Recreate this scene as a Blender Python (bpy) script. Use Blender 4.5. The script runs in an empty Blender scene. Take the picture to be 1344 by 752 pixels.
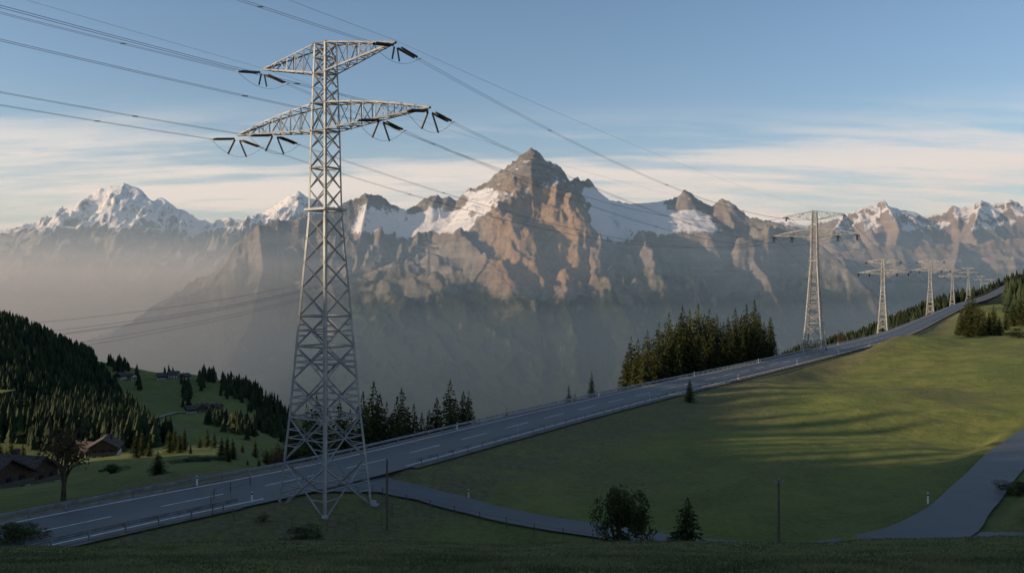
import bpy, math, random
import numpy as np
from mathutils import Vector, Matrix
random.seed(7); rng=np.random.default_rng(7)
sc=bpy.context.scene
sc.view_settings.view_transform='Standard'; sc.view_settings.look='None'; sc.view_settings.exposure=0
F=1120.0; CX=672.0; CY=376.0
def S(px,py,d): return ((px-CX)/F*d, d, (CY-py)/F*d)   # survey reading (bearing, elevation, distance) -> world

# ---------------------------------------------------------------- noise
def _h(ix,iy,seed):
    h=(ix.astype(np.int64)*374761393+iy.astype(np.int64)*668265263+seed*144269504)&0xffffffff
    h=((h^(h>>13))*1274126177)&0xffffffff
    return ((h^(h>>16))&0xffff)/65535.0*2*np.pi
def noise(x,y,seed=0):
    ix=np.floor(x); iy=np.floor(y); fx=x-ix; fy=y-iy
    ux=fx*fx*fx*(fx*(fx*6-15)+10); uy=fy*fy*fy*(fy*(fy*6-15)+10)
    def g(a,b):
        t=_h(ix+a,iy+b,seed); return np.cos(t)*(fx-a)+np.sin(t)*(fy-b)
    n0=g(0,0)*(1-ux)+g(1,0)*ux; n1=g(0,1)*(1-ux)+g(1,1)*ux
    return (n0*(1-uy)+n1*uy)*1.4
def fbm(x,y,o=5,seed=0,gain=.5):
    a=1;s=0;t=0
    for i in range(o):
        s=s+a*noise(x*2**i,y*2**i,seed+i);t+=a;a*=gain
    return s/t
def ridged(x,y,o=5,seed=0,gain=.5):
    a=1;s=0;t=0
    for i in range(o):
        s=s+a*(1-np.abs(noise(x*2**i,y*2**i,seed+i)))**2;t+=a;a*=gain
    return s/t
def sst(a,b,x):
    t=np.clip((x-a)/(b-a),0,1); return t*t*(3-2*t)

# ---------------------------------------------------------------- material helpers
def newmat(name):
    m=bpy.data.materials.new(name); m.use_nodes=True
    nt=m.node_tree; b=nt.nodes['Principled BSDF']; return m,nt,b
def N(nt,t,**kw):
    n=nt.nodes.new(t)
    for k,v in kw.items():
        if k in n.inputs: n.inputs[k].default_value=v
        else: setattr(n,k,v)
    return n
def mixc(nt,f,a,b,mode='MIX'):
    n=nt.nodes.new('ShaderNodeMix'); n.data_type='RGBA'; n.blend_type=mode
    for s,v in ((0,f),(6,a),(7,b)):
        if hasattr(v,'links') or isinstance(v,bpy.types.NodeSocket): nt.links.new(v,n.inputs[s])
        else: n.inputs[s].default_value=v if s==0 else (*v,1)
    return n.outputs[2]
def ramp(nt,inp,a,b):
    n=nt.nodes.new('ShaderNodeMapRange'); n.interpolation_type='SMOOTHSTEP'
    n.inputs[1].default_value=a; n.inputs[2].default_value=b
    nt.links.new(inp,n.inputs[0]); return n.outputs[0]
def nz(nt,scale,detail=4,rough=.55,vec=None,scl=None):
    n=N(nt,'ShaderNodeTexNoise'); n.inputs['Scale'].default_value=scale
    n.inputs['Detail'].default_value=detail; n.inputs['Roughness'].default_value=rough
    g=vec
    if g is None:
        g=nt.nodes.new('ShaderNodeNewGeometry').outputs['Position']
    if scl:
        mp=nt.nodes.new('ShaderNodeMapping'); mp.inputs['Scale'].default_value=scl
        nt.links.new(g,mp.inputs[0]); g=mp.outputs[0]
    nt.links.new(g,n.inputs['Vector']); return n.outputs['Fac']
def math_(nt,op,a,b=None,c=None):
    n=nt.nodes.new('ShaderNodeMath'); n.operation=op
    for i,v in enumerate((a,b,c)):
        if v is None: continue
        if isinstance(v,bpy.types.NodeSocket): nt.links.new(v,n.inputs[i])
        else: n.inputs[i].default_value=v
    return n.outputs[0]
def bump(nt,b,h,strength=.5,dist=1.0):
    n=nt.nodes.new('ShaderNodeBump'); n.inputs['Strength'].default_value=strength; n.inputs['Distance'].default_value=dist
    nt.links.new(h,n.inputs['Height']); nt.links.new(n.outputs[0],b.inputs['Normal'])
def simple(name,c1,c2,scale=3,rough=.8,metal=0,bs=0,spec=.3):
    m,nt,b=newmat(name)
    f=ramp(nt,nz(nt,scale),.35,.65)
    nt.links.new(mixc(nt,f,c1,c2),b.inputs['Base Color'])
    b.inputs['Roughness'].default_value=rough; b.inputs['Metallic'].default_value=metal
    b.inputs['Specular IOR Level'].default_value=spec
    if bs: bump(nt,b,nz(nt,scale*4),bs,.05)
    return m
def foliage(name,dark,light,scale,trans=0.15):
    m,nt,b=newmat(name)
    oi=nt.nodes.new('ShaderNodeObjectInfo')
    f=ramp(nt,nz(nt,scale,3),.35,.68)
    c=mixc(nt,f,dark,light)
    hs=nt.nodes.new('ShaderNodeHueSaturation')
    nt.links.new(c,hs.inputs['Color'])
    v=nt.nodes.new('ShaderNodeMapRange'); v.inputs[3].default_value=.75; v.inputs[4].default_value=1.3
    nt.links.new(oi.outputs['Random'],v.inputs[0]); nt.links.new(v.outputs[0],hs.inputs['Value'])
    nt.links.new(hs.outputs[0],b.inputs['Base Color'])
    b.inputs['Roughness'].default_value=.85; b.inputs['Specular IOR Level'].default_value=.15
    tr=nt.nodes.new('ShaderNodeBsdfTranslucent'); nt.links.new(hs.outputs[0],tr.inputs[0])
    mx=nt.nodes.new('ShaderNodeMixShader'); mx.inputs[0].default_value=trans
    nt.links.new(b.outputs[0],mx.inputs[1]); nt.links.new(tr.outputs[0],mx.inputs[2])
    nt.links.new(mx.outputs[0],nt.nodes['Material Output'].inputs[0])
    return m

# ---------------------------------------------------------------- mesh helpers
def link(o,parent=None):
    sc.collection.objects.link(o)
    if parent: o.parent=parent
    return o
def big_mesh(name,V,Fc,mats,smooth=False,mask=None,midx=None):
    Fc=np.asarray(Fc); V=np.asarray(V,dtype=np.float32)
    me=bpy.data.meshes.new(name); k=Fc.shape[1]
    me.vertices.add(len(V)); me.vertices.foreach_set('co',V.ravel())
    me.loops.add(Fc.size); me.loops.foreach_set('vertex_index',Fc.ravel().astype(np.int32))
    me.polygons.add(len(Fc)); me.polygons.foreach_set('loop_start',np.arange(0,Fc.size,k,dtype=np.int32))
    me.polygons.foreach_set('use_smooth',np.full(len(Fc),smooth))
    if midx is not None: me.polygons.foreach_set('material_index',np.asarray(midx,dtype=np.int32))
    me.update(calc_edges=True)
    for m in (mats if isinstance(mats,list) else [mats]): me.materials.append(m)
    if mask is not None:
        a=me.color_attributes.new('mask','FLOAT_COLOR','POINT')
        c=np.ones((len(V),4),dtype=np.float32); c[:,:mask.shape[1]]=mask
        a.data.foreach_set('color',c.ravel())
    return me
def obj(name,me,parent=None,loc=None,rz=0,scale=None):
    o=bpy.data.objects.new(name,me); link(o,parent)
    if loc is not None: o.location=loc
    o.rotation_euler[2]=rz
    if scale is not None: o.scale=scale if hasattr(scale,'__len__') else (scale,)*3
    return o
def empty(name,loc=(0,0,0),rz=0):
    o=bpy.data.objects.new(name,None); o.empty_display_size=.5; link(o); o.location=loc; o.rotation_euler[2]=rz; return o
class MB:
    def __init__(s): s.v=[]; s.f=[]; s.m=[]
    def add(s,vs,fs,m=0):
        b=len(s.v); s.v+= [tuple(v) for v in vs]; s.f+=[tuple(i+b for i in f) for f in fs]; s.m+=[m]*len(fs)
    def prism(s,p,q,r0,r1=None,n=4,m=0,cap=True):
        p=Vector(p);q=Vector(q); r1=r0 if r1 is None else r1
        d=(q-p)
        if d.length<1e-6: return
        d.normalize(); a=d.cross(Vector((0,0,1)))
        if a.length<.01: a=d.cross(Vector((0,1,0)))
        a.normalize(); b=d.cross(a)
        vs=[];
        for c,r in ((p,r0),(q,r1)):
            for i in range(n):
                t=2*math.pi*(i+.5)/n; vs.append(c+a*math.cos(t)*r+b*math.sin(t)*r)
        fs=[(i,(i+1)%n,n+(i+1)%n,n+i) for i in range(n)]
        if cap: fs+=[tuple(range(n-1,-1,-1)),tuple(range(n,2*n))]
        s.add(vs,fs,m)
    def angle(s,p,q,w,c=None,m=0):
        p=Vector(p);q=Vector(q); d=(q-p).normalized(); a=d.cross(Vector((0,0,1)))
        if a.length<.01: a=Vector((1,0,0))
        a.normalize(); b=d.cross(a).normalized()
        if c is not None:
            o=(Vector(c)-(p+q)/2); o=o-d*o.dot(d)
            if o.length>.01:
                o.normalize(); sd=o.cross(d); a=(o+sd).normalized(); b=(o-sd).normalized()
        t=w*.18
        prof=[(0,0),(w,0),(w,t),(t,t),(t,w),(0,w)]
        vs=[e+a*x+b*y for e in (p,q) for x,y in prof]
        fs=[(i,(i+1)%6,6+(i+1)%6,6+i) for i in range(6)]
        s.add(vs,fs,m)
    def box(s,c,sx,sy,sz,m=0,rz=0):
        cs,sn=math.cos(rz),math.sin(rz); vs=[]
        for z in (-1,1):
            for x,y in ((-1,-1),(1,-1),(1,1),(-1,1)):
                X=x*sx/2;Y=y*sy/2; vs.append((c[0]+X*cs-Y*sn,c[1]+X*sn+Y*cs,c[2]+z*sz/2))
        s.add(vs,[(3,2,1,0),(4,5,6,7),(0,1,5,4),(1,2,6,5),(2,3,7,6),(3,0,4,7)],m)
    def mesh(s,name,mats):
        me=bpy.data.meshes.new(name); me.from_pydata(s.v,[],s.f)
        for m in (mats if isinstance(mats,list) else [mats]): me.materials.append(m)
        me.polygons.foreach_set('material_index',s.m); me.update(); return me

# ---------------------------------------------------------------- materials
M_steel=simple('galvanised_steel',(.25,.25,.245),(.36,.355,.345),.8,.6,.2)
M_ins=simple('insulator_glass',(.012,.014,.016),(.03,.03,.032),5,.3)
M_wire=simple('conductor_aluminium',(.12,.12,.125),(.17,.17,.17),2,.5,.3)
M_conc=simple('concrete',(.3,.29,.27),(.4,.39,.36),3,.9,0,.3)
M_rail=simple('guardrail_zinc',(.2,.2,.21),(.3,.3,.3),1,.5,.4)
M_line=simple('road_paint',(.55,.55,.53),(.78,.78,.75),2,.7)
M_wood=simple('weathered_wood',(.10,.075,.055),(.16,.125,.09),6,.9,0,.4)
M_bark=simple('bark',(.055,.04,.03),(.1,.075,.055),5,.95)
M_needle=foliage('spruce_needles',(.016,.026,.010),(.080,.080,.020),.9,.18)
M_forest=foliage('forest_canopy',(.012,.021,.011),(.042,.052,.02),.05,.05)
M_leaf=foliage('bush_leaves',(.03,.04,.014),(.09,.10,.03),1.5,.25)
M_dryleaf=foliage('autumn_leaves',(.06,.04,.02),(.12,.085,.035),1.5,.2)
M_blade=foliage('grass_blades',(.065,.08,.033),(.17,.16,.075),.4,.3)
M_roof=simple('roof_tiles',(.06,.045,.04),(.11,.08,.065),2,.9,0,.3)
M_wallw=simple('render_wall',(.5,.47,.42),(.6,.57,.52),1,.9)
M_chal=simple('chalet_timber',(.07,.045,.03),(.12,.075,.045),2,.9)
M_glass=simple('window_glass',(.02,.025,.03),(.04,.045,.05),2,.1)
M_white=simple('white_plastic',(.7,.7,.7),(.8,.8,.8),3,.5)

def asphalt():
    m,nt,b=newmat('asphalt')
    c=mixc(nt,ramp(nt,nz(nt,.22,6,.65),.35,.65),(.045,.047,.052),(.085,.085,.087))
    c=mixc(nt,ramp(nt,nz(nt,12,3),.3,.7),c,(.055,.057,.06))
    nt.links.new(c,b.inputs['Base Color']); b.inputs['Roughness'].default_value=.55
    bump(nt,b,nz(nt,25,3),.3,.02); return m
M_asph=asphalt()
def ground_mat():
    m,nt,b=newmat('alpine_grass')
    at=nt.nodes.new('ShaderNodeAttribute'); at.attribute_name='mask'
    sep=nt.nodes.new('ShaderNodeSeparateColor'); nt.links.new(at.outputs['Color'],sep.inputs[0])
    big=ramp(nt,nz(nt,.018,5,.6),.35,.65); mid=ramp(nt,nz(nt,.16,6,.65),.35,.65); fine=ramp(nt,nz(nt,1.6,7,.8),.32,.68)
    c=mixc(nt,big,(.115,.16,.036),(.22,.225,.05))
    c=mixc(nt,math_(nt,'MULTIPLY',mid,.75),c,(.07,.10,.028))
    c=mixc(nt,math_(nt,'MULTIPLY',fine,.6),c,(.23,.22,.075))
    c=mixc(nt,math_(nt,'MULTIPLY',ramp(nt,nz(nt,.05,8,.75),.52,.64),.55),c,(.16,.135,.065))
    dry=math_(nt,'MULTIPLY',sep.outputs[0],ramp(nt,nz(nt,.5,5,.7),.28,.6))
    dc=mixc(nt,fine,(.095,.085,.045),(.22,.18,.10))
    c=mixc(nt,dry,c,dc)
    c=mixc(nt,sep.outputs[1],c,(.018,.024,.012))
    nt.links.new(c,b.inputs['Base Color']); b.inputs['Roughness'].default_value=.95; b.inputs['Specular IOR Level'].default_value=.1
    h=math_(nt,'ADD',nz(nt,1.6,6,.8),math_(nt,'MULTIPLY',nz(nt,.25,4,.6),2.5))
    bump(nt,b,h,.8,.4)
    return m
M_ground=ground_mat()
def mountain_mat():
    m,nt,b=newmat('mountain_rock')
    at=nt.nodes.new('ShaderNodeAttribute'); at.attribute_name='mask'
    sep=nt.nodes.new('ShaderNodeSeparateColor'); nt.links.new(at.outputs['Color'],sep.inputs[0])
    n1=nz(nt,.004,10,.72); n2=nz(nt,.03,7,.75); st=nz(nt,.004,8,.75,scl=(.5,.5,9))
    c=mixc(nt,ramp(nt,n1,.35,.65),(.12,.12,.125),(.26,.255,.25))
    c=mixc(nt,math_(nt,'MULTIPLY',ramp(nt,st,.48,.64),.6),c,(.36,.345,.32))
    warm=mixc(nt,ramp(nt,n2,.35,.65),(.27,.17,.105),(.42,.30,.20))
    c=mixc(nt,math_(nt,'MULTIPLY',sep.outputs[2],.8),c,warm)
    alp=mixc(nt,ramp(nt,n2,.35,.65),(.08,.08,.042),(.14,.125,.07))
    fs=math_(nt,'ADD',sep.outputs[1],math_(nt,'MULTIPLY',math_(nt,'SUBTRACT',nz(nt,.011,9,.8),.5),1.1))
    c=mixc(nt,math_(nt,'MULTIPLY',ramp(nt,fs,.1,.5),.7),c,alp)
    fc=mixc(nt,ramp(nt,n2,.3,.7),(.012,.02,.013),(.04,.047,.027))
    c=mixc(nt,ramp(nt,fs,.42,.72),c,fc)
    sn=math_(nt,'ADD',sep.outputs[0],math_(nt,'MULTIPLY',math_(nt,'SUBTRACT',nz(nt,.014,9,.78),.5),1.1))
    c=mixc(nt,ramp(nt,sn,.42,.58),c,(.82,.83,.86))
    nt.links.new(c,b.inputs['Base Color']); b.inputs['Roughness'].default_value=.95; b.inputs['Specular IOR Level'].default_value=.1
    h=math_(nt,'ADD',nz(nt,.03,9,.75),math_(nt,'MULTIPLY',st,.8))
    bump(nt,b,h,.85,26)
    return m
M_mtn=mountain_mat()

# ---------------------------------------------------------------- near terrain height
CP=[]
for px in (-500,-150,200,672,1100,1500,1850): CP+= [(px,900,6),(px,748,12),(px,735,24)]
for px,py in ((-500,718),(-150,718),(60,723),(250,720),(400,718),(540,722),(672,723),(800,721),(950,719),(1150,717),(1344,718),(1500,718),(1850,718)): CP.append((px,py,45))
for px in (-500,-150,200,500,800,1100,1344,1850): CP+=[(px,772,61)]
CP+=[(0,720,70),(150,716,72),(300,706,74),(427,700,75),(600,702,76),(427,668,83),(300,672,83),(700,700,78),(860,716,75),(1000,706,73),(1165,712,68),(1344,712,66),(1600,712,66),
(700,640,92),(900,640,92),(1000,650,86),(1100,640,90),(1230,660,80),(1344,603,100),(1600,600,100),(560,650,90),
(600,622,102),(700,588,120),(800,565,130),(900,580,118),(1100,560,130),(1344,540,140),(1600,530,140),(900,532,155),(1000,510,175),(1100,500,190),(1200,492,195),(1344,490,190),
(1100,466,255),(1150,452,260),(1250,450,260),(1344,456,240),(1600,440,240),(1200,440,350),(1344,440,330),(1290,425,430),(1400,410,450),
(1320,395,800),(1400,370,900),(1500,350,1000),
(440,640,112),(480,650,125),(560,640,140),(640,610,160),(700,590,180),(780,545,200),(850,520,225),(920,498,250),(1000,486,290),(1069,461,275),(1080,466,330),(1159,441,514),(1221,421,690),(1250,410,950),(1290,395,1350),
(440,700,300),(560,700,400),(700,650,400),(850,600,400),(1000,540,500),(1000,560,800),(1100,500,800),(1150,470,800),
(1020,482,1200),(1100,457,1200),(1170,432,1200),(1230,410,1250),(1300,384,1350),(1344,364,1500),(1500,320,1600),
(1020,600,2000),(1200,520,2100),(1344,460,2300),(1600,400,2400),(700,650,1800),(500,640,1800),(850,640,1800),
(200,630,98),(0,650,100),(-150,655,100),(330,618,105),(-400,650,110),
(200,612,135),(330,613,140),(0,645,140),(-150,650,150),(400,640,150),
(230,604,220),(130,602,250),(330,598,260),(0,620,260),(230,592,330),(330,592,340),
(230,580,480),(120,545,600),(330,575,600),(230,540,750),(160,500,900),(250,490,1000),(130,472,1000),(340,518,1000),(380,545,900),(430,600,800),
(0,425,900),(60,448,950),(110,470,1000),(-150,405,900),(-400,440,900),(0,560,500),(60,572,480),(-150,560,480),(-400,540,480),
(160,600,1600),(250,600,1600),(380,630,1600),(0,560,1600),(-150,500,1600),(-400,470,1600)]
for px in (-500,-100,300,700,1100,1500,1850): CP+=[(px,600,2500),(px,535,3400),(px,432,10000),(px,390,40000)]
A=np.array(CP,float); U=(A[:,0]-CX)/F; Vv=np.log(A[:,2])*.4; E=(CY-A[:,1])/F
c2=.05**2
R=np.sqrt((U[:,None]-U[None])**2+(Vv[:,None]-Vv[None])**2+c2)
n=len(U); K=np.zeros((n+3,n+3)); K[:n,:n]=R+np.eye(n)*(-1e-3); Pm=np.stack([np.ones(n),U,Vv],1); K[:n,n:]=Pm; K[n:,:n]=Pm.T
W=np.linalg.solve(K,np.concatenate([E,np.zeros(3)]))
def base_z(x,y):
    x=np.asarray(x,float).ravel(); y=np.asarray(y,float).ravel(); out=np.empty_like(x)
    yy=np.maximum(y,4); u=np.clip(x/yy,-1.7,1.7); v=np.log(yy)*.4
    for i in range(0,len(x),20000):
        s=slice(i,i+20000)
        r=np.sqrt((u[s,None]-U[None])**2+(v[s,None]-Vv[None])**2+c2)
        out[s]=(r@W[:n]+W[n]+W[n+1]*u[s]+W[n+2]*v[s])*yy[s]
    far=sst(250,500,y)*(1-sst(2500,4000,y))
    out+= .45*fbm(x/14,y/14,4,3)*sst(40,70,y)*(1-far)+.12*fbm(x/3,y/3,3,9)*(1-far)+ far*7*fbm(x/130,y/130,5,5)
    out+= 3.0*fbm(x/48+3,y/48,3,15)*sst(15,60,x)*sst(90,130,y)*(1-far)
    return out
def spline(P,step):
    P=[Vector(p) for p in P]; P=[P[0]*2-P[1]]+P+[P[-1]*2-P[-2]]; out=[]
    for i in range(1,len(P)-2):
        a,b,c,d=P[i-1],P[i],P[i+1],P[i+2]; k=max(2,int((c-b).length/step))
        for j in range(k):
            t=j/k; out.append(.5*((2*b)+(c-a)*t+(2*a-5*b+4*c-d)*t*t+(3*b-a-3*c+d)*t**3))
    out.append(P[-2]); return np.array([tuple(p) for p in out])
ROAD=spline([(-110,-25,-19.5),(-70,30,-20.2),(-40,71,-20.5),(-19.7,95,-20.5),(17,151,-20.5),(63.5,217,-20.5),(107,280,-20.5),(170,376,-20.6),
 (279,560,-19.3),(402,760,-16),(561,1000,-10.7),(775,1300,9),(1000,1550,30)],4)
def lane(P,step=2):
    xyz=spline([p[:3] for p in P],step); hw=[]
    C=np.array(P,float)
    for q in xyz:
        d=np.hypot(C[:,0]-q[0],C[:,1]-q[1]); w=1/(d+.3)**2; hw.append((w*C[:,3]).sum()/w.sum())
    return xyz,np.array(hw)
LANE,LANEW=lane([(-20,91.5,-20.5,6.5),(-17,90.3,-20.6,4.6),(-13,89.5,-20.9,2.6),(-8.5,88,-21.5,2.1),(-3,84,-21.9,2.0),(2.5,80,-22.0,2.0),(8,77,-22.0,2.0),(14,73.5,-22.0,2.0),(22,69,-21.4,2.2),(29,68.5,-20.8,3.0),(35.5,72,-20.5,2.9),(42,79.5,-20.4,2.4),(51,91,-20.2,2.3),(63,106,-20.0,2.3),(80,124,-20,2.3),(110,140,-19,2.3)])
SIDE,SIDEW=lane([(33,70.5,-20.6,3.5),(38,69,-20.6,2.8),(46,69,-20.6,2.6),(60,72,-20.6,2.6),(90,74,-20.6,2.6)])
FARM,FARMW=lane([S(120,560,560)+(2.0,),S(175,556,640)+(2.0,),S(200,552,690)+(2,),S(235,541,740)+(2,),S(262,536,760)+(2,)],8)
def carve(x,y,z,P,hw,blend,off,dry=None):
    lo=P.min(0)-40; hi=P.max(0)+40
    idx=np.where((x>lo[0])&(x<hi[0])&(y>lo[1])&(y<hi[1]))[0]
    if len(idx)==0: return
    best=np.full(len(idx),1e9); zz=np.zeros(len(idx)); ww=np.zeros(len(idx)); X=x[idx];Y=y[idx]
    for i in range(len(P)-1):
        ax,ay,az=P[i]; bx,by,bz=P[i+1]; dx,dy=bx-ax,by-ay; L=dx*dx+dy*dy+1e-9
        t=np.clip(((X-ax)*dx+(Y-ay)*dy)/L,0,1); d=np.hypot(X-ax-t*dx,Y-ay-t*dy)
        m=d<best; best[m]=d[m]; zz[m]=(az+(bz-az)*t)[m]; ww[m]=(hw[i]+(hw[i+1]-hw[i])*t)[m]
    w=1-sst(ww+.8,ww+blend,best)
    z[idx]=z[idx]*(1-w)+(zz-off-.0006*Y)*w
    if dry is not None:
        dry[idx]=np.maximum(dry[idx],(1-sst(ww+8,ww+19,best))*.9)
def ground_z(x,y,masks=False):
    x=np.asarray(x,float).ravel().copy(); y=np.asarray(y,float).ravel().copy()
    z=base_z(x,y); dry=np.zeros_like(z)
    carve(x,y,z,ROAD,np.full(len(ROAD),5.8),11,.14,dry)
    carve(x,y,z,LANE,LANEW,4,.14); carve(x,y,z,SIDE,SIDEW,4,.14)
    if masks: return z,dry
    return z
FARM[:,2]=base_z(FARM[:,0],FARM[:,1])+.6
def gz(x,y): return float(ground_z([x],[y])[0])

# ---------------------------------------------------------------- ground sheet
def is_forest(px,y,z):
    py=CY-z/y*F
    f=np.zeros_like(px)
    f=np.maximum(f,((y>430)&(y<1500)&(px<118+np.clip(py-470,0,200)*.75)).astype(float))
    f=np.maximum(f,((y>620)&(px>1000)&(y<2600)).astype(float))
    return f
us=np.concatenate([np.linspace(-2.2,-.8,40)[:-1],np.linspace(-.8,.8,640),np.linspace(.8,2.2,40)[1:]])
ys=np.concatenate([np.linspace(-60,4.5,14),np.geomspace(5,3000,840),np.geomspace(3100,40000,30)])
UU,YY=np.meshgrid(us,ys); XX=UU*(np.maximum(YY,0)+8)
xf,yf=XX.ravel(),YY.ravel()
zf,dry=ground_z(xf,yf,True)
near=yf<8; zf[near]=-2.2-.12*np.maximum(yf[near],0)
zf[(yf>=6)&(yf<12)]=np.minimum(zf[(yf>=6)&(yf<12)],-2.6)
pxf=CX+F*xf/np.maximum(yf,5)
fm=is_forest(pxf,np.maximum(yf,5),zf)
dry=np.maximum(dry,.75*sst(-.2,.3,fbm(xf/20,yf/20,3,40))*(yf<60))
dry=np.maximum(dry,.6*sst(.05,.4,fbm(xf/30,yf/30,4,41))*(yf>60))
nr,nc=XX.shape; I=np.arange(nr*nc).reshape(nr,nc)
Q=np.stack([I[:-1,:-1],I[:-1,1:],I[1:,1:],I[1:,:-1]],-1).reshape(-1,4)
obj('ground',big_mesh('ground',np.stack([xf,yf,zf],1),Q,M_ground,True,np.stack([dry,fm,np.zeros_like(dry)],1)))

# unseen rise added on the sun side, shaped to shade foreground and near meadow
SD=np.array([-1.0,-.26]); SD/=np.hypot(*SD)
hx,hy=np.meshgrid(np.linspace(-560,-125,90),np.linspace(-300,215,120))
def shade_hill_z(X,Y):
    return -26+(74+23*sst(40,-5,Y)+17*fbm(X/50,Y/50,4,77))*np.exp(-((X+245)/70)**2)*sst(-125,-175,X)*sst(215,110,Y)
hz=shade_hill_z(hx,hy)
I2=np.arange(hx.size).reshape(hx.shape); Q2=np.stack([I2[:-1,:-1],I2[:-1,1:],I2[1:,1:],I2[1:,:-1]],-1).reshape(-1,4)
obj('shade_hill',big_mesh('shade_hill',np.stack([hx.ravel(),hy.ravel(),hz.ravel()],1),Q2,M_ground,True,np.zeros((hx.size,3))))

# ---------------------------------------------------------------- roads
def ribbon(P,o1,o2,dz,name,mat,dash=None,skip=None,split=1):
    T=np.gradient(P[:,:2],axis=0); T/=np.linalg.norm(T,axis=1)[:,None]; Nn=np.stack([T[:,1],-T[:,0]],1)
    o1=np.broadcast_to(o1,len(P)); o2=np.broadcast_to(o2,len(P))
    cols=[]
    for k in range(split+1):
        o=o1+(o2-o1)*k/split
        cols.append(np.column_stack([P[:,:2]+Nn*o[:,None],P[:,2]+dz]))
    V=np.stack(cols,1).reshape(-1,3); c=split+1; Fq=[]
    for i in range(len(P)-1):
        if dash and (i%dash[1])>=dash[0]: continue
        if skip and skip(P[i]): continue
        for k in range(split): Fq.append((i*c+k,i*c+k+1,(i+1)*c+k+1,(i+1)*c+k))
    return big_mesh(name,V,np.array(Fq),mat,True)
road=empty('highway')
obj('carriageway',ribbon(ROAD,-5.6,5.6,0,'carriageway',M_asph),road)
RF=spline(ROAD[::6].tolist(),1.5)
junc=lambda p: abs(p[1]-92)<7
obj('edge_line_1',ribbon(RF,-4.75,-4.52,.008,'edge_line_1',M_line),road)
obj('edge_line_2',ribbon(RF,4.52,4.75,.008,'edge_line_2',M_line,skip=junc),road)
obj('centre_line',ribbon(RF,-.08,.08,.008,'centre_line',M_line,dash=(4,7)),road)
obj('lane_road',ribbon(LANE,-LANEW,LANEW,.004,'lane_road',M_asph))
obj('side_road',ribbon(SIDE,-SIDEW,SIDEW,.024,'side_road',M_asph))
M_grav=simple('gravel_track',(.3,.27,.22),(.4,.36,.3),.5,.95)
M_verge=simple('gravel_shoulder',(.12,.11,.09),(.2,.18,.14),.8,.95)
obj('farm_track',ribbon(FARM,-FARMW,FARMW,.2,'farm_track',M_grav))
obj('gravel_verge',ribbon(RF,-6.5,-5.55,-.03,'gravel_verge',M_verge)); obj('gravel_verge',ribbon(RF,5.55,6.3,-.03,'gravel_verge',M_verge,skip=lambda p:abs(p[1]-91)<8))
def guardrail(off,skip=None):
    P=RF; T=np.gradient(P[:,:2],axis=0); T/=np.linalg.norm(T,axis=1)[:,None]; Nn=np.stack([T[:,1],-T[:,0]],1)
    C=np.column_stack([P[:,:2]+Nn*off,P[:,2]]); mb=MB()
    prof=[(0,.45),(.06,.5),(.0,.58),(.06,.66),(0,.75)]
    sg=-1 if off>0 else 1
    for i in range(len(C)-1):
        if skip and skip(P[i]): continue
        if P[i][1]>1200: break
        a=C[i];b=C[i+1]; vs=[]
        for c,nn in ((a,Nn[i]),(b,Nn[i+1])):
            for o,h in prof: vs.append((c[0]+nn[0]*o*sg,c[1]+nn[1]*o*sg,c[2]+h))
        mb.add(vs,[(k,k+1,5+k+1,5+k) for k in range(4)])
        if i%2==0: mb.box((a[0]-Nn[i][0]*.1*sg,a[1]-Nn[i][1]*.1*sg,a[2]+.2),.1,.14,1.0)
    return mb.mesh('guardrail',M_rail)
obj('guardrail',guardrail(-5.5)); obj('guardrail',guardrail(5.5,skip=lambda p:abs(p[1]-91)<8))
def delin(x,y,z=None):
    e=empty('delineator_post',(x,y,gz(x,y) if z is None else z)); mb=MB(); mb.box((0,0,.5),.14,.1,1.1); 
    obj('post',mb.mesh('post',M_white),e); mb=MB(); mb.box((0,0,.85),.15,.11,.16); obj('band',mb.mesh('band',M_ins),e)
T=np.gradient(RF[:,:2],axis=0); T/=np.linalg.norm(T,axis=1)[:,None]
for i in range(60,260,28):
    for o in (-5.15,5.2):
        delin(RF[i][0]+T[i][1]*o,RF[i][1]-T[i][0]*o,RF[i][2])
for px,d in ((615,88),(1218,81)): delin((px-CX)/F*d,d)

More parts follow.
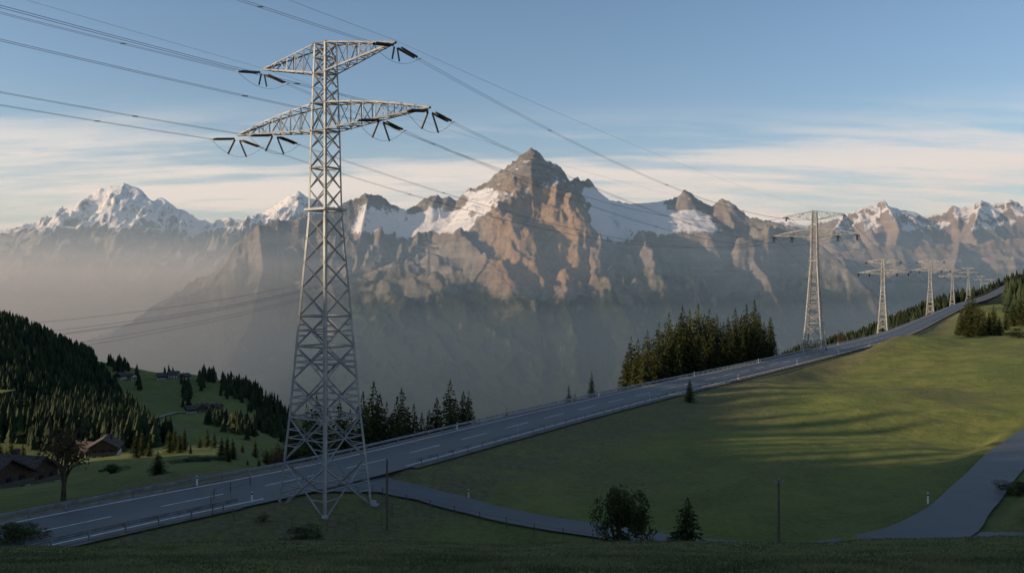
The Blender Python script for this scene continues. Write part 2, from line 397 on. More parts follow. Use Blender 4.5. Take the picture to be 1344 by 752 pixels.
# ---------------------------------------------------------------- pylons
HZ=[0,9.1,28.7,37.2,45.1]; HH=[3.2,2.45,1.15,1.0,.78]
hw=lambda z: float(np.interp(z,HZ,HH))
ATT=[(-13,37.1),(-7.2,36.9),(7.2,36.9),(13,37.1),(-9,43.5),(9,43.5)]
def pylon_meshes(k):
    mb=MB()
    lv=[0,4.8,9.0,12.6,15.8,18.7,21.4,23.9,26.2,28.3,29.0,31,33,34.9,36.6,39.3,40.8,42.2,43.7,45.1]
    cor=lambda z:[(sx*hw(z),sy*hw(z),z) for sx,sy in ((-1,-1),(1,-1),(1,1),(-1,1))]
    L=lambda a,b,w: mb.angle(a,b,w*k,(0,0,(a[2]+b[2])/2))
    for i in range(len(lv)-1):
        c0=cor(lv[i]);c1=cor(lv[i+1]); w=.26 if lv[i]<28 else .2; br=.13 if lv[i]<28 else .1
        for j in range(4):
            j2=(j+1)%4
            L(c0[j],c1[j],w)
            if lv[i]==28.3: L(c1[j],c1[j2],.16); continue
            L(c0[j],c1[j2],br); L(c0[j2],c1[j],br)
            if lv[i] in (9.0,18.7,28.3,36.6,39.3,42.2,43.7,15.8,33): L(c0[j],c0[j2],.13)
            if lv[i+1]==45.1: L(c1[j],c1[j2],.13)
            if lv[i]<16:
                a,b,c,d=[Vector(q) for q in (c0[j],c0[j2],c1[j],c1[j2])]
                r0=(a-b).length; r1=(c-d).length; t=r0/(r0+r1); X=a.lerp(d,t)
                for leg0,leg1 in ((a,c),(b,d)):
                    for tt in (.35,.72):
                        lp=leg0.lerp(leg1,tt)
                        if tt<t: tgt=leg0.lerp(X,tt/t)
                        else: tgt=X.lerp(leg1,(tt-t)/(1-t))
                        L(tuple(lp),tuple(tgt),.08)
                    L(tuple(leg0.lerp(leg1,t)),tuple(X),.09)
    z=29.0; h=hw(z)+.25
    for j in range(4):
        a=[(-h,-h,z),(h,-h,z),(h,h,z),(-h,h,z)]; mb.box(((a[j][0]+a[(j+1)%4][0])/2,(a[j][1]+a[(j+1)%4][1])/2,z),2*h if j%2==0 else .12*k,.12*k if j%2==0 else 2*h,.22*k)
    for z in (9.0,18.7,36.6,39.3,42.2):
        c=cor(z); L(c[0],c[2],.1); L(c[1],c[3],.1)
    def arm(L0,zb,zt,ztip,ns,bow):
        for s in (-1,1):
            h0=hw(zb); h1=hw(zt)
            def node(t,top,sy):
                x=s*(h0+(L0-h0)*t)
                zz=(zt+(ztip+.12-zt)*t+bow*math.sin(math.pi*t)*.5) if top else zb+(ztip-zb)*t
                yy=(h1 if top else h0)*(1-t)+.12*t
                return (x,sy*yy,zz)
            c=(s*L0*.5,0,(zb+zt)/2)
            for sy in (-1,1):
                for top in (0,1):
                    for i in range(ns): mb.angle(node(i/ns,top,sy),node((i+1)/ns,top,sy),.15*k,c)
                for i in range(ns):
                    if i>0: mb.angle(node(i/ns,0,sy),node(i/ns,1,sy),.08*k,c)
                    if i%2==0: mb.angle(node(i/ns,1,sy),node((i+1)/ns,0,sy),.085*k,c)
                    else: mb.angle(node(i/ns,0,sy),node((i+1)/ns,1,sy),.085*k,c)
            for i in range(ns):
                for top in (0,1):
                    mb.angle(node(i/ns,top,-1),node((i+1)/ns,top,1),.075*k,c)
                    if i>0: mb.angle(node(i/ns,top,-1),node(i/ns,top,1),.075*k,c)
    arm(13,36.6,39.3,37.4,8,.5); arm(9,42.2,45.1,43.8,6,0)
    st=mb.mesh('lattice',M_steel)
    mi=MB()
    def string(p,q,r):
        p=Vector(p);q=Vector(q); mi.prism(p,q,.05*k,n=5); m=14 if k<1.1 else 0
        for i in range(m):
            a=p.lerp(q,(i+.6)/(m+.6)); d=(q-p).normalized(); mi.prism(a,a+d*.1,r,r*.45,n=8)
        if not m: mi.prism(p,q,.11*k,n=5)
    mw=MB()
    for x,z in ATT:
        for s in (-1,1):
            for o in (-.2,.2):
                string((x+o,s*.5,z-.05),(x+o,s*2.9,z-.42),.13)
            mw.prism((x-.3,s*3.2,z-.47),(x+.3,s*3.2,z-.47),.05*k)
            if z<40: string((x,s*.3,z-.1),(x,s*1.2,z-1.75),.12)
            else: string((x,s*.2,z-.1),(x,s*.5,z-1.3),.10)
        pts=[]
        for i in range(13):
            t=i/12*2-1; pts.append((x,t*3.2,z-.5-(1.35 if z<40 else 1.0)*(1-t*t)))
        for a,b in zip(pts,pts[1:]): mw.prism(a,b,.018*k,n=4)
    return st,mi.mesh('insulators',M_ins),mw.mesh('jumpers',M_wire)
fm_=MB()
for sx in (-1,1):
    for sy in (-1,1):
        x,y=sx*3.25,sy*3.25
        fm_.prism((x,y,-1.2),(x,y,.25),.75,.62,n=10); fm_.prism((x,y,.25),(x,y,.55),.4,.3,n=8)
foot=fm_.mesh('footings',M_conc)
PM={1:pylon_meshes(1.0),2:pylon_meshes(1.25),3:pylon_meshes(2.1),4:pylon_meshes(5.0)}
RZ=math.atan2(-.55,.835)
PYL=[(427,83,1,RZ,58),(1069,275,2,RZ,277),(1159,514,3,RZ+.03,340),(1221,700,3,RZ+.03,341),(1250,950,3,RZ+.06,353),(1271,1150,3,RZ+.06,351),(1288,1400,3,RZ+.06,362),(1300,1600,3,RZ+.06,366)]
PO=[]
def build_pylon(x,y,z,k,rz,s):
    e=empty('transmission_tower',(x,y,z),rz); e.scale=(s,s,s)
    st,mi,mw=PM[k]
    for nme,me in (('lattice',st),('insulators',mi),('jumpers',mw),('footings',foot)): obj(nme,me,e)
    return e
for px,d,k,rz,top in PYL:
    x=(px-CX)/F*d; z=gz(x,d) if k>1 else -21.6
    zt=(CY-top)/F*d; s=(zt-z)/45.1
    s=min(max(s,.8),1.25)
    build_pylon(x,d,z,k,rz,s); PO.append((x,d,z,rz,s))
def apt(P,x,y,z):
    X,Y,Z,rz,s=P; c,sn=math.cos(rz),math.sin(rz); return Vector((X+(x*c-y*sn)*s,Y+(x*sn+y*c)*s,Z+z*s))
PREV=(PO[0][0]-118,PO[0][1]-172,-8.0,RZ,1.0)
def span(mb,a,b,sag,r0,r1,nseg=30,n=4):
    p=None
    for i in range(nseg+1):
        t=i/nseg; q=a.lerp(b,t)-Vector((0,0,4*sag*t*(1-t)))
        if p is not None: mb.prism(p,q,r0+(r1-r0)*(i-1)/nseg,r0+(r1-r0)*i/nseg,n=n,cap=False)
        p=q
wb=MB(); chain=[PREV]+PO
for i in range(len(chain)-1):
    A_,B_=chain[i],chain[i+1]; r=[(.017,.017),(.016,.03),(.035,.055)][i] if i<3 else (.07,.1)
    for x,z in ATT:
        offs=(-.2,.2) if i<2 else (0,)
        for o in offs:
            a=apt(A_,x+o,3.2,z-.47); b=apt(B_,x+o,-3.2,z-.47)
            span(wb,a,b,[4,6.5,9][i] if i<3 else 7,*r)
        if i<2:
            for t in (.12,.3,.5,.7,.82,.94):
                q=apt(A_,x,3.2,z-.47).lerp(apt(B_,x,-3.2,z-.47),t)-Vector((0,0,4*[4,6.5][i]*t*(1-t)))
                wb.box(q,.45,.08,.08)
    for x in (9,-9):
        a=apt(A_,x,0,44.0); b=apt(B_,x,0,44.0); span(wb,a,b,2.5,.012 if i<2 else .05,.012 if i<2 else .05)
obj('power_line',wb.mesh('power_line',M_wire))

# ---------------------------------------------------------------- mountains
def ridge(L):
    return np.array([S(*p) for p in L])
R_=[]
R_.append(([(130,452,4300),(165,425,4400),(200,402,4500),(235,390,4600),(270,377,4700),(285,362,4780),(298,345,4850),(305,330,4900),(315,315,4950),(340,296,5000),(365,290,5050),(395,282,5100),(430,276,5200),(460,262,5300),(485,252,5350),(500,257,5400),(512,270,5400),(530,274,5400),(545,268,5450),(560,258,5480),(570,252,5500),(590,258,5500),(600,262,5500),(610,250,5500),(625,246,5480),(640,240,5450),(655,226,5450),(668,215,5430),(680,206,5400),(690,197,5400),(697,191,5400),(705,197,5420),(713,208,5450),(722,206,5450),(730,212,5450),(738,226,5480),(748,234,5500),(757,232,5530),(765,239,5550),(774,236,5570),(785,250,5600),(800,262,5650),(830,267,5700),(870,264,5700),(888,258,5650),(900,248,5600),(908,254,5600),(918,264,5600),(935,271,5600),(948,261,5550),(960,268,5500),(975,278,5480),(985,286,5450),(1005,289,5400),(1040,302,5300),(1080,322,5200),(1110,348,5100),(1140,380,5000),(1200,430,4800)],1.1))
R_.append(([(775,266,5600),(830,270,5600),(885,268,5600),(925,282,5560)],-.45))
R_.append(([(490,292,5350),(560,290,5350),(630,276,5400)],-.55))
R_.append(([(697,195,5400),(680,235,5280),(690,258,5120),(735,272,4950),(742,300,4800),(738,345,4550),(722,400,4200),(690,465,3800),(650,530,3450)],1.15))
R_.append(([(735,272,4950),(712,310,4780),(700,345,4620),(680,385,4450),(640,430,4200),(570,495,3700)],1.1))
R_.append(([(690,258,5120),(655,290,4980),(640,320,4850)],1.25))
R_.append(([(738,345,4550),(790,400,4300),(850,450,4000),(900,500,3600)],1.0))
R_.append(([(630,262,5400),(600,300,5150),(580,340,4900),(550,390,4600),(500,440,4200)],.95))
R_.append(([(485,252,5350),(470,320,5000),(440,390,4600),(400,460,4200)],1.0))
R_.append(([(340,296,5000),(345,350,4700),(330,420,4300),(300,480,3900)],1.0))
R_.append(([(930,285,5500),(935,315,5300),(900,360,5000),(895,410,4600),(940,470,4200)],1.0))
R_.append(([(948,262,5550),(975,320,5200),(1010,370,4800),(1040,430,4400),(1050,480,4000)],1.0))
R_.append(([(-300,330,8600),(-150,318,8800),(-60,305,9000),(0,300,9000),(40,295,9000),(75,289,9000),(88,276,9000),(105,268,9000),(125,250,9000),(145,244,9000),(162,240,9000),(180,246,9000),(192,260,9000),(203,264,9000),(212,256,9000),(222,266,9000),(240,275,9000),(262,288,9000),(280,292,9000),(302,283,9000),(325,292,9000),(350,275,8700),(372,262,8600),(392,250,8500),(415,262,8500),(450,285,8500),(520,330,8500)],.85))
R_.append(([(162,240,9000),(150,290,8500),(110,320,8000),(60,350,7400)],.85))
R_.append(([(240,275,9000),(235,310,8400),(250,350,7600)],.85))
R_.append(([(85,285,9000),(60,318,8300),(0,345,7500),(-80,360,7000)],.85))
R_.append(([(960,310,8600),(1010,291,8600),(1060,294,8600),(1085,291,8500),(1110,281,8500),(1130,271,8500),(1145,268,8500),(1160,262,8500),(1172,271,8500),(1195,276,8500),(1215,284,8500),(1235,276,8500),(1250,269,8500),(1270,270,8500),(1288,263,8500),(1302,270,8500),(1325,262,8500),(1344,270,8500),(1400,258,8500),(1500,280,8500),(1700,290,8500)],.95))
R_.append(([(1160,262,8500),(1180,300,8000),(1175,325,7500)],.9))
R_.append(([(1288,263,8500),(1275,305,7900),(1290,330,7400)],.9))
R_.append(([(1110,281,8500),(1090,310,8000)],.9))
R_.append(([(1000,345,6500),(1100,330,6500),(1150,320,6500),(1200,324,6500),(1260,318,6500),(1344,312,6500),(1500,305,6500),(1700,300,6500)],.8))
R_.append(([(1100,330,6500),(1120,370,5800),(1160,410,5200)],.8))
R_.append(([(1260,318,6500),(1250,360,5800),(1260,400,5200)],.8))
mu=np.linspace(-.92,.92,1180); my=np.geomspace(2600,10600,520)
MU,MY=np.meshgrid(mu,my); MX=(MU*MY).ravel(); MY=MY.ravel()
wx=MX+90*fbm(MX/420,MY/420,4,11); wy=MY+90*fbm(MX/420,MY/420,4,23)
H=np.full(MX.shape,-900.); DD=np.full(MX.shape,3e3); AL=np.zeros(MX.shape)
for ri,(L,sl) in enumerate(R_):
    P=ridge(L); cum=ri*7777.0
    shelf=sl<0; sl=abs(sl)
    for i in range(len(P)-1):
        a=P[i];b=P[i+1]
        rad=2900 if not shelf else 1400
        lo=np.minimum(a,b)-rad; hi=np.maximum(a,b)+rad
        ix=np.where((MX>lo[0])&(MX<hi[0])&(MY>lo[1])&(MY<hi[1]))[0]
        dx,dy=b[0]-a[0],b[1]-a[1]; LL=dx*dx+dy*dy+1e-6; ln=math.sqrt(LL)
        X=MX[ix];Y=MY[ix]
        t=np.clip(((X-a[0])*dx+(Y-a[1])*dy)/LL,0,1); d0=np.hypot(X-a[0]-t*dx,Y-a[1]-t*dy)
        X=wx[ix];Y=wy[ix]
        tu=((X-a[0])*dx+(Y-a[1])*dy)/LL
        t2=np.clip(tu,0,1); d1=np.hypot(X-a[0]-t2*dx,Y-a[1]-t2*dy)
        w=sst(60,400,d0); d=d0*(1-w)+d1*w; tt=t*(1-w)+t2*w
        h=a[2]+(b[2]-a[2])*tt-(.5*d+230*(1-np.exp(-d/280)))*sl
        if shelf: h=h-1.6*np.maximum(d-480,0)
        m=h>H[ix]; H[ix[m]]=h[m]; DD[ix[m]]=d0[m]; AL[ix[m]]=cum+tu[m]*ln
        cum+=ln
farm_=MY>7000
def zone(x0,x1,z0,z1,f=90):
    return sst(x0-f,x0+f,MX)*(1-sst(x1-f,x1+f,MX))*sst(z0-f*.6,z0+f*.4,H)*(1-sst(z1-f*.5,z1+f,H))*(~farm_)
sz=np.maximum.reduce([.9*zone(-980,-200,310,480),zone(440,1010,300,640,70),zone(950,1260,320,480,60),.72*zone(-340,-60,400,620)])
rg=ridged(wx/520,wy/520,5,31,.45); rg2=ridged(wx/140,wy/140,4,61,.5)
rib=ridged(AL/260+.3*fbm(MX/200,MY/200,3,88),DD/1500,4,101,.42); rib2=ridged(AL/80+.4*fbm(MX/90,MY/90,3,89),DD/600,3,131,.5)
amp=sst(0,350,DD); cl=1-.78*sz
low=.36+.64*sst(-220,180,H)
H=H+((rg-.62)*(28+150*amp*low)+(rg2-.6)*(44-20*amp)+(rib-.62)*(20+145*amp*low)+(rib2-.6)*(14+26*amp*low))*cl+5*amp
band=np.sin(H/26.0+2.5*fbm(MX/500,MY/500,3,91)*2)
H=H+5*band*sst(-50,250,H)*cl
fl=-470+25*fbm(MX/600,MY/600,4,5)
k_=70; H=np.where(H>fl+300,H,fl+np.log1p(np.exp(np.clip((H-fl)/k_,-30,30)))*k_)
nr,nc=len(my),len(mu); Hm=H.reshape(nr,nc); Xm=MX.reshape(nr,nc); Ym=MY.reshape(nr,nc)
gy=np.gradient(Hm,axis=0)/np.gradient(Ym,axis=0); gx=np.gradient(Hm,axis=1)/np.gradient(Xm,axis=1)
slope=np.hypot(gx,gy).ravel()
nf=fbm(MX/260,MY/260,5,71)
thr=np.where(farm_,np.where(MX<0,480,470),420)
snow=sst(thr-120,thr+220,H+220*nf)*.60-.42*sst(.75,1.5,slope)
snow=np.where(farm_,snow+np.where(MX<0,.34,.17)*sst(thr-150,thr+150,H),snow*.85)
snow=np.maximum(snow,sz*(1.0-.55*sst(1.0,1.9,slope)+.45*nf))
forest=(1-sst(-170,230,H+200*nf))*(1-.45*sst(1.0,1.9,slope))
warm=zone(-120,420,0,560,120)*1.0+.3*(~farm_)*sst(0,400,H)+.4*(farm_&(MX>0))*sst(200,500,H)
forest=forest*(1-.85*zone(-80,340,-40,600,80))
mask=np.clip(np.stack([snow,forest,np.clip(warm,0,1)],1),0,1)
IM=np.arange(nr*nc).reshape(nr,nc); QM=np.stack([IM[:-1,:-1],IM[:-1,1:],IM[1:,1:],IM[1:,:-1]],-1).reshape(-1,4)
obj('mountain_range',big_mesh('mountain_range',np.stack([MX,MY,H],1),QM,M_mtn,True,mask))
def hit(px,py):
    j=int(np.argmin(abs(mu-(px-CX)/F))); col=Hm[:,j]/my; k=np.argmax(col>(CY-py)/F); return float(Xm[k,j]),float(my[k]),float(Hm[k,j])
fx,fy,fz=hit(563,362); sF=(43/F*fy)/45.1
eF=build_pylon(fx,fy,fz-3,4,.15,sF)
PF=(fx,fy,fz-3,.15,sF); wf=MB()
for x,z in ATT:
    a=apt(PF,x,0,z); ll=Vector(S(-40,462-(z-37)*3+x*1.2,1500)); span(wf,a,ll,60,1.1,.25,30,3)
obj('power_line',wf.mesh('power_line',M_wire))

# ---------------------------------------------------------------- trees
def spruce_mesh(seed,tiers=30,rad=.17,gap=.12):
    r=random.Random(seed); V=[];T=[];mi=[]
    def tri(a,b,c,m=0):
        k=len(V); V.extend([a,b,c]); T.append((k,k+1,k+2)); mi.append(m)
    for i in range(6):
        a0=i/6*6.283;a1=(i+1)/6*6.283; R0=.014
        tri((math.cos(a0)*R0,math.sin(a0)*R0,-.05),(math.cos(a1)*R0,math.sin(a1)*R0,-.05),(0,0,.95),1)
    lean=r.uniform(-.02,.02)
    for t in range(tiers):
        f=t/(tiers-1); h=.07+.92*f
        R=rad*((1-f)**.8)*(1 if f>.08 else .8)+.008
        nb=r.randint(7,10) if f<.8 else 5
        a0=r.random()*6.28
        for b in range(nb):
            if r.random()<gap: continue
            az=a0+b/nb*6.283+r.uniform(-.25,.25); L=R*r.uniform(.65,1.25); dr=r.uniform(.25,.55)*L
            ns=4 if L>.05 else 2
            ca,sa=math.cos(az),math.sin(az)
            for s in range(ns):
                q=(s+.2)/ns; x0=L*q*.9; z0=h-dr*q**1.3+r.uniform(-.004,.004)
                wd=L*(.34-.22*q)*r.uniform(.8,1.3); ln=L/ns*1.7
                for sd in (-1,1):
                    aa=az+sd*r.uniform(.4,.9); 
                    p0=(ca*x0,sa*x0,z0+.006)
                    p1=(p0[0]+math.cos(aa)*wd,p0[1]+math.sin(aa)*wd,z0-wd*r.uniform(.35,.8))
                    p2=(ca*(x0+ln*.6),sa*(x0+ln*.6),z0-dr*.25-r.uniform(0,.012))
                    tri(p0,p1,p2)
                if r.random()<.6:
                    p0=(ca*x0,sa*x0,z0); tri(p0,(ca*(x0+ln*.7),sa*(x0+ln*.7),z0-ln*.3),(ca*(x0+ln*.3)+r.uniform(-.006,.006),sa*(x0+ln*.3),z0-r.uniform(.02,.04)))
    tri((-.006,0,.96),(.006,0,.96),(0,0,1.02)); tri((0,-.006,.96),(0,.006,.96),(0,0,1.02))
    V=np.array(V); V[:,0]+=lean*V[:,2]
    return big_mesh('spruce',V,np.array(T),[M_needle,M_bark],False,None,mi)
SPR=[spruce_mesh(1,34,.15),spruce_mesh(2,30,.18,.2),spruce_mesh(3,38,.13),spruce_mesh(4,28,.2,.15),spruce_mesh(5,32,.165,.3)]
def tree_at(px,top,d,minh=3,wide=1.0):
    x=(px-CX)/F*d; z=gz(x,d); H_=max(minh,(CY-top)/F*d-z); H_=min(H_,28)
    w=min(H_,21)*random.uniform(.9,1.25)*wide
    obj('spruce_tree',random.choice(SPR),None,(x,d,z-.2),random.random()*6.28,(w,w,H_))
GA=[(385,540,130),(402,528,128),(415,517,135),(428,532,140),(447,522,132),(462,535,138),(474,512,130),(487,499,133),(497,515,138),(508,526,130),(518,522,144),(529,508,136),(541,528,142),(553,540,135),(562,536,146),(573,520,140),(588,497,136),(599,520,145),(607,512,141),(616,510,139),(480,535,124),(524,535,126),(578,542,128),(408,540,124),(436,545,122),(455,540,126),(492,530,128),(514,540,124),(535,540,128),(592,530,130),(607,535,132),(548,548,130),(567,550,130)]
for p in GA: tree_at(*p,wide=1.25)
for p in [(665,533,150),(693,541,160),(747,504,178),(755,515,182),(776,486,184),(803,510,195)]: tree_at(*p)
GC=[(822,470,222),(829,449,228),(838,453,232),(850,441,226),(859,455,240),(866,431,236),(876,418,240),(886,431,246),(892,421,238),(898,409,243),(907,414,250),(918,407,245),(926,420,255),(932,414,249),(942,421,258),(949,430,250),(956,424,262),(967,413,256),(974,420,268),(980,407,262),(990,402,266),(997,418,272),(1004,430,270),(1011,424,276),(845,462,215),(900,432,230),(935,440,235),(960,440,240),(985,432,250),(870,450,225),(915,440,232),(975,445,245),(1000,445,255),(882,440,228),(890,450,226),(925,445,236),(948,448,240),(862,460,222),(994,440,252),(905,425,262),(938,425,268),(964,428,270),(834,470,218)]
for px_,t_,d_ in GC: tree_at(px_,t_-9,d_,wide=1.45)
GD=[(1262,405,330),(1269,392,335),(1277,384,330),(1284,397,325),(1291,402,340),(1298,408,330),(1305,400,345),(1312,415,335),(1256,425,340),(1272,410,320),(1320,405,380),(1330,395,400),(1340,385,410),(1350,380,390)]
for p in GD: tree_at(*p,wide=1.6)
GL=[(178,565,240),(187,562,250),(196,570,245),(222,562,255),(229,558,262),(236,566,250),(242,560,258),(262,570,270),(272,560,275),(281,566,268),(291,572,230),(298,569,222),(306,574,228),(250,580,240),(318,582,260),(335,575,280),(350,585,275),(365,578,260),(380,570,250),(392,575,240),(15,575,260),(30,580,270),(8,585,255),(50,590,265),(75,585,280),(90,580,290),(0,580,300),(-15,570,280),(340,600,200),(325,605,190)]
for p in GL: tree_at(*p,wide=1.5)
tree_at(905,495,155,wide=1.6)
tree_at(208,591,104,wide=2.3); tree_at(901,650,69,wide=2.8)
tree_at(300,597,150,wide=1.8)
def lowtree(r):
    V=[];T=[]
    for t in range(4):
        h0=.08+t*.21; h1=min(1,h0+.40+(.08 if t==3 else 0)); R=.19*(1-t*.21)
        k=len(V); nn=6; a0=r.random()*6
        V.append((0,0,h1))
        for i in range(nn): 
            a=a0+i/nn*6.283; rr=R*r.uniform(.6,1.25); V.append((math.cos(a)*rr,math.sin(a)*rr,h0+r.uniform(-.04,.04)))
        for i in range(nn): T.append((k,k+1+i,k+1+(i+1)%nn))
    return np.array(V),np.array(T)
LT=[lowtree(random.Random(i)) for i in range(8)]
def forest_(name,X,Y,hmin,hmax,wide=1.0,Z=None):
    Z=ground_z(X,Y) if Z is None else Z; Vs=[];Ts=[];k=0
    for x,y,z in zip(X,Y,Z):
        V,T=LT[random.randrange(8)]; h=random.uniform(hmin,hmax); w=h*random.uniform(.9,1.4)*wide
        a=random.random()*6.28;c,s=math.cos(a),math.sin(a)
        W_=np.column_stack([(V[:,0]*c-V[:,1]*s)*w+x,(V[:,0]*s+V[:,1]*c)*w+y,V[:,2]*h+z-.5])
        Vs.append(W_);Ts.append(T+k);k+=len(V)
    return obj(name,big_mesh(name,np.concatenate(Vs),np.concatenate(Ts),M_forest))
n_=9000; px=rng.uniform(-260,230,n_); d=rng.uniform(430,1080,n_); X=(px-CX)/F*d; Z=base_z(X,d)
keep=is_forest(px,d,Z)>0; keep&=(fbm(X/60,d/60,3,8)>-.35)
forest_('distant_forest',X[keep],d[keep],10,20)
n_=9000; px=rng.uniform(1000,1480,n_); d=np.exp(rng.uniform(np.log(640),np.log(1900),n_)); X=(px-CX)/F*d
rd=np.interp(d,ROAD[:,1],ROAD[:,0]); keep=(X<rd-55)|(X>rd+45); keep&=(fbm(X/70,d/70,3,18)>-.3)
for p in PO: keep&=np.hypot(X-p[0],d-p[1])>14
forest_('distant_forest',X[keep],d[keep],12,22)
cl_=[(150,462,980,18,16),(160,470,960,12,10),(245,518,860,25,8),(275,494,980,25,14),(318,510,930,60,22),(330,530,900,60,20),(300,525,900,20,14),(360,535,850,60,25),(390,560,760,60,24),(290,560,650,30,20),(320,570,620,30,20),(215,585,470,16,12),(180,500,900,6,6),(222,492,950,6,8),(265,503,930,10,10),(150,590,400,20,22),(100,500,900,30,12),(350,560,720,40,22),(110,575,520,40,30),(60,590,430,40,40)]
X=[];Y=[]
for px,py,d,nn,sp in cl_:
    for i in range(nn):
        dd=d*(1+random.gauss(0,.035)); X.append((px+random.gauss(0,sp*.45)-CX)/F*dd); Y.append(dd)
forest_('distant_forest',np.array(X),np.array(Y),9,16)
n_=260; px=rng.uniform(1320,1480,n_); d=rng.uniform(420,700,n_); X=(px-CX)/F*d
forest_('distant_forest',X,d,14,20)
X=rng.normal(-245,22,200); Y=rng.uniform(-200,165,200); forest_('distant_forest',X,Y,6,13,1,shade_hill_z(X,Y))  # unseen trees added along that crest to dapple its shadow edge

# bushes
def bush_mesh(seed,nl=5200,leaf=.045,mat=None,lumps=14):
    r=random.Random(seed); mb=MB()
    for i in range(9):
        a=r.random()*6.28; q=Vector((math.cos(a)*r.uniform(.1,.35),math.sin(a)*r.uniform(.1,.35),r.uniform(.4,.8)))
        mb.prism((0,0,-.1),q*.5,.03,.02,n=5,m=1); mb.prism(q*.5,q,.02,.006,n=4,m=1)
    C=[]
    for i in range(lumps):
        a=r.random()*6.28; rr=r.uniform(0,.34); z=r.uniform(.22,.85)
        rr*=math.sin(min(1,z+.25)*math.pi*.62)+.25
        C.append((math.cos(a)*rr,math.sin(a)*rr,z,r.uniform(.12,.22)))
    for i in range(nl):
        c=r.choice(C); 
        v=Vector((r.gauss(0,1),r.gauss(0,1),r.gauss(0,1))).normalized()*c[3]*r.uniform(.55,1.12)
        p=Vector(c[:3])+v
        if p.z<.02: p.z=.02+r.random()*.05
        e1=Vector((r.gauss(0,1),r.gauss(0,1),r.gauss(0,1))).normalized()*leaf*r.uniform(.6,1.3); e2=e1.orthogonal().normalized()*leaf*.55
        mb.add([p-e1*.5,p+e2*.5,p+e1*.5,p-e2*.5],[(0,1,2,3)])
    return mb.mesh('bush',[mat or M_leaf,M_bark])
B1=bush_mesh(3); B2=bush_mesh(5,3500); B3=bush_mesh(9,1500,.035,M_dryleaf)
def bush(px,d,top,w,me,rz=0):
    x=(px-CX)/F*d; g=gz(x,d); h=max(.8,((CY-top)/F*d-g)/.98); obj('bush',me,None,(x,d,g-.1),rz,(w,w,h))
bush(815,69.5,634,4.9,B1); bush(395,71,690,4.2,B2); bush(12,69,684,6.0,B2,2); bush(375,180,575,8,B3); bush(268,150,598,7,B1,1)
bush(362,160,585,7,B3,2); bush(1338,84,630,4.0,B2,1); bush(1335,300,430,9,B2,3); bush(345,76,694,1.8,B3); bush(148,120,610,4,B1,3); bush(245,130,608,5,B2,2)
bush(1105,420,430,6,bush_mesh(12,1500,.06,M_dryleaf))
def bare_tree(seed,leaves=900):
    r=random.Random(seed); mb=MB(); tips=[]
    def grow(p,d,L,rad,lev):
        q=p+d*L; mb.prism(p,q,rad,rad*.68,n=6 if lev<2 else 4,m=1)
        if lev>=6: tips.append(q); return
        if lev>=3: tips.append(q)
        for i in range(3 if lev<4 else 2):
            nd=(d+Vector((r.gauss(0,.5),r.gauss(0,.5),r.gauss(.06,.3)))).normalized()
            grow(p+d*L*r.uniform(.6,1),nd,L*r.uniform(.62,.86),rad*.6,lev+1)
    grow(Vector((0,0,-.02)),Vector((.03,0,1)).normalized(),.2,.026,0)
    for i in range(leaves):
        t=r.choice(tips)+Vector((r.gauss(0,.02),r.gauss(0,.02),r.gauss(0,.02))); e=Vector((r.gauss(0,1),r.gauss(0,1),r.gauss(0,1))).normalized()*.012
        e2=e.orthogonal().normalized()*.008; mb.add([t-e,t+e2,t+e,t-e2],[(0,1,2,3)])
    return mb.mesh('autumn_tree',[M_dryleaf,M_bark])
x=(83-CX)/F*92; obj('autumn_tree',bare_tree(4,900),None,(x,92,gz(x,92)-.1),0,(13,13,12))
x=(375-CX)/F*170; obj('autumn_tree',bare_tree(6,2500),None,(x,170,gz(x,170)-.1),0,10)

# ---------------------------------------------------------------- poles, fence
def pole(px,d,h,lamp=False):
    x=(px-CX)/F*d; e=empty('utility_pole',(x,d,gz(x,d))); mb=MB(); mb.prism((0,0,-.5),(0,0,h),.13,.09,n=10)
    obj('pole',mb.mesh('pole',M_wood),e); mb=MB(); mb.box((0,0,h-.25),.9 if lamp else .4,.12,.12); mb.prism((.0,0,h),(0,0,h+.18),.05,n=6)
    if lamp: mb.prism((-.35,0,h-.19),(-.35,0,h+.02),.06,.04,n=8); mb.prism((.35,0,h-.19),(.35,0,h+.02),.06,.04,n=8)
    obj('crossarm',mb.mesh('crossarm',M_rail),e)
pole(508,78,6.4); pole(1022,72,5.3,True)
def fence(pts,sp=2.5,h=1.1,r=.045):
    P=spline([(a,b,0) for a,b in pts],sp); zs=ground_z(P[:,0],P[:,1]); mb=MB()
    for i,(p,z) in enumerate(zip(P,zs)):
        mb.prism((p[0],p[1],z-.2),(p[0]+random.uniform(-.04,.04),p[1],z+h),r,r*.9,n=6)
        if i:
            for q in (.5,.95): mb.prism((P[i-1][0],P[i-1][1],zs[i-1]+q),(p[0],p[1],z+q),.012,n=3,cap=False)
    obj('wire_fence',mb.mesh('wire_fence',M_wood))
fence([(-13,85.8),(-8,83.5),(-3,80),(2,76.5),(7,73.6),(12,71)])
fence([(-27,77),(-22,75),(-14,76.5),(-11.5,82),(-14,86)]); fence([(-27,77),(-29,83),(-27,88)])

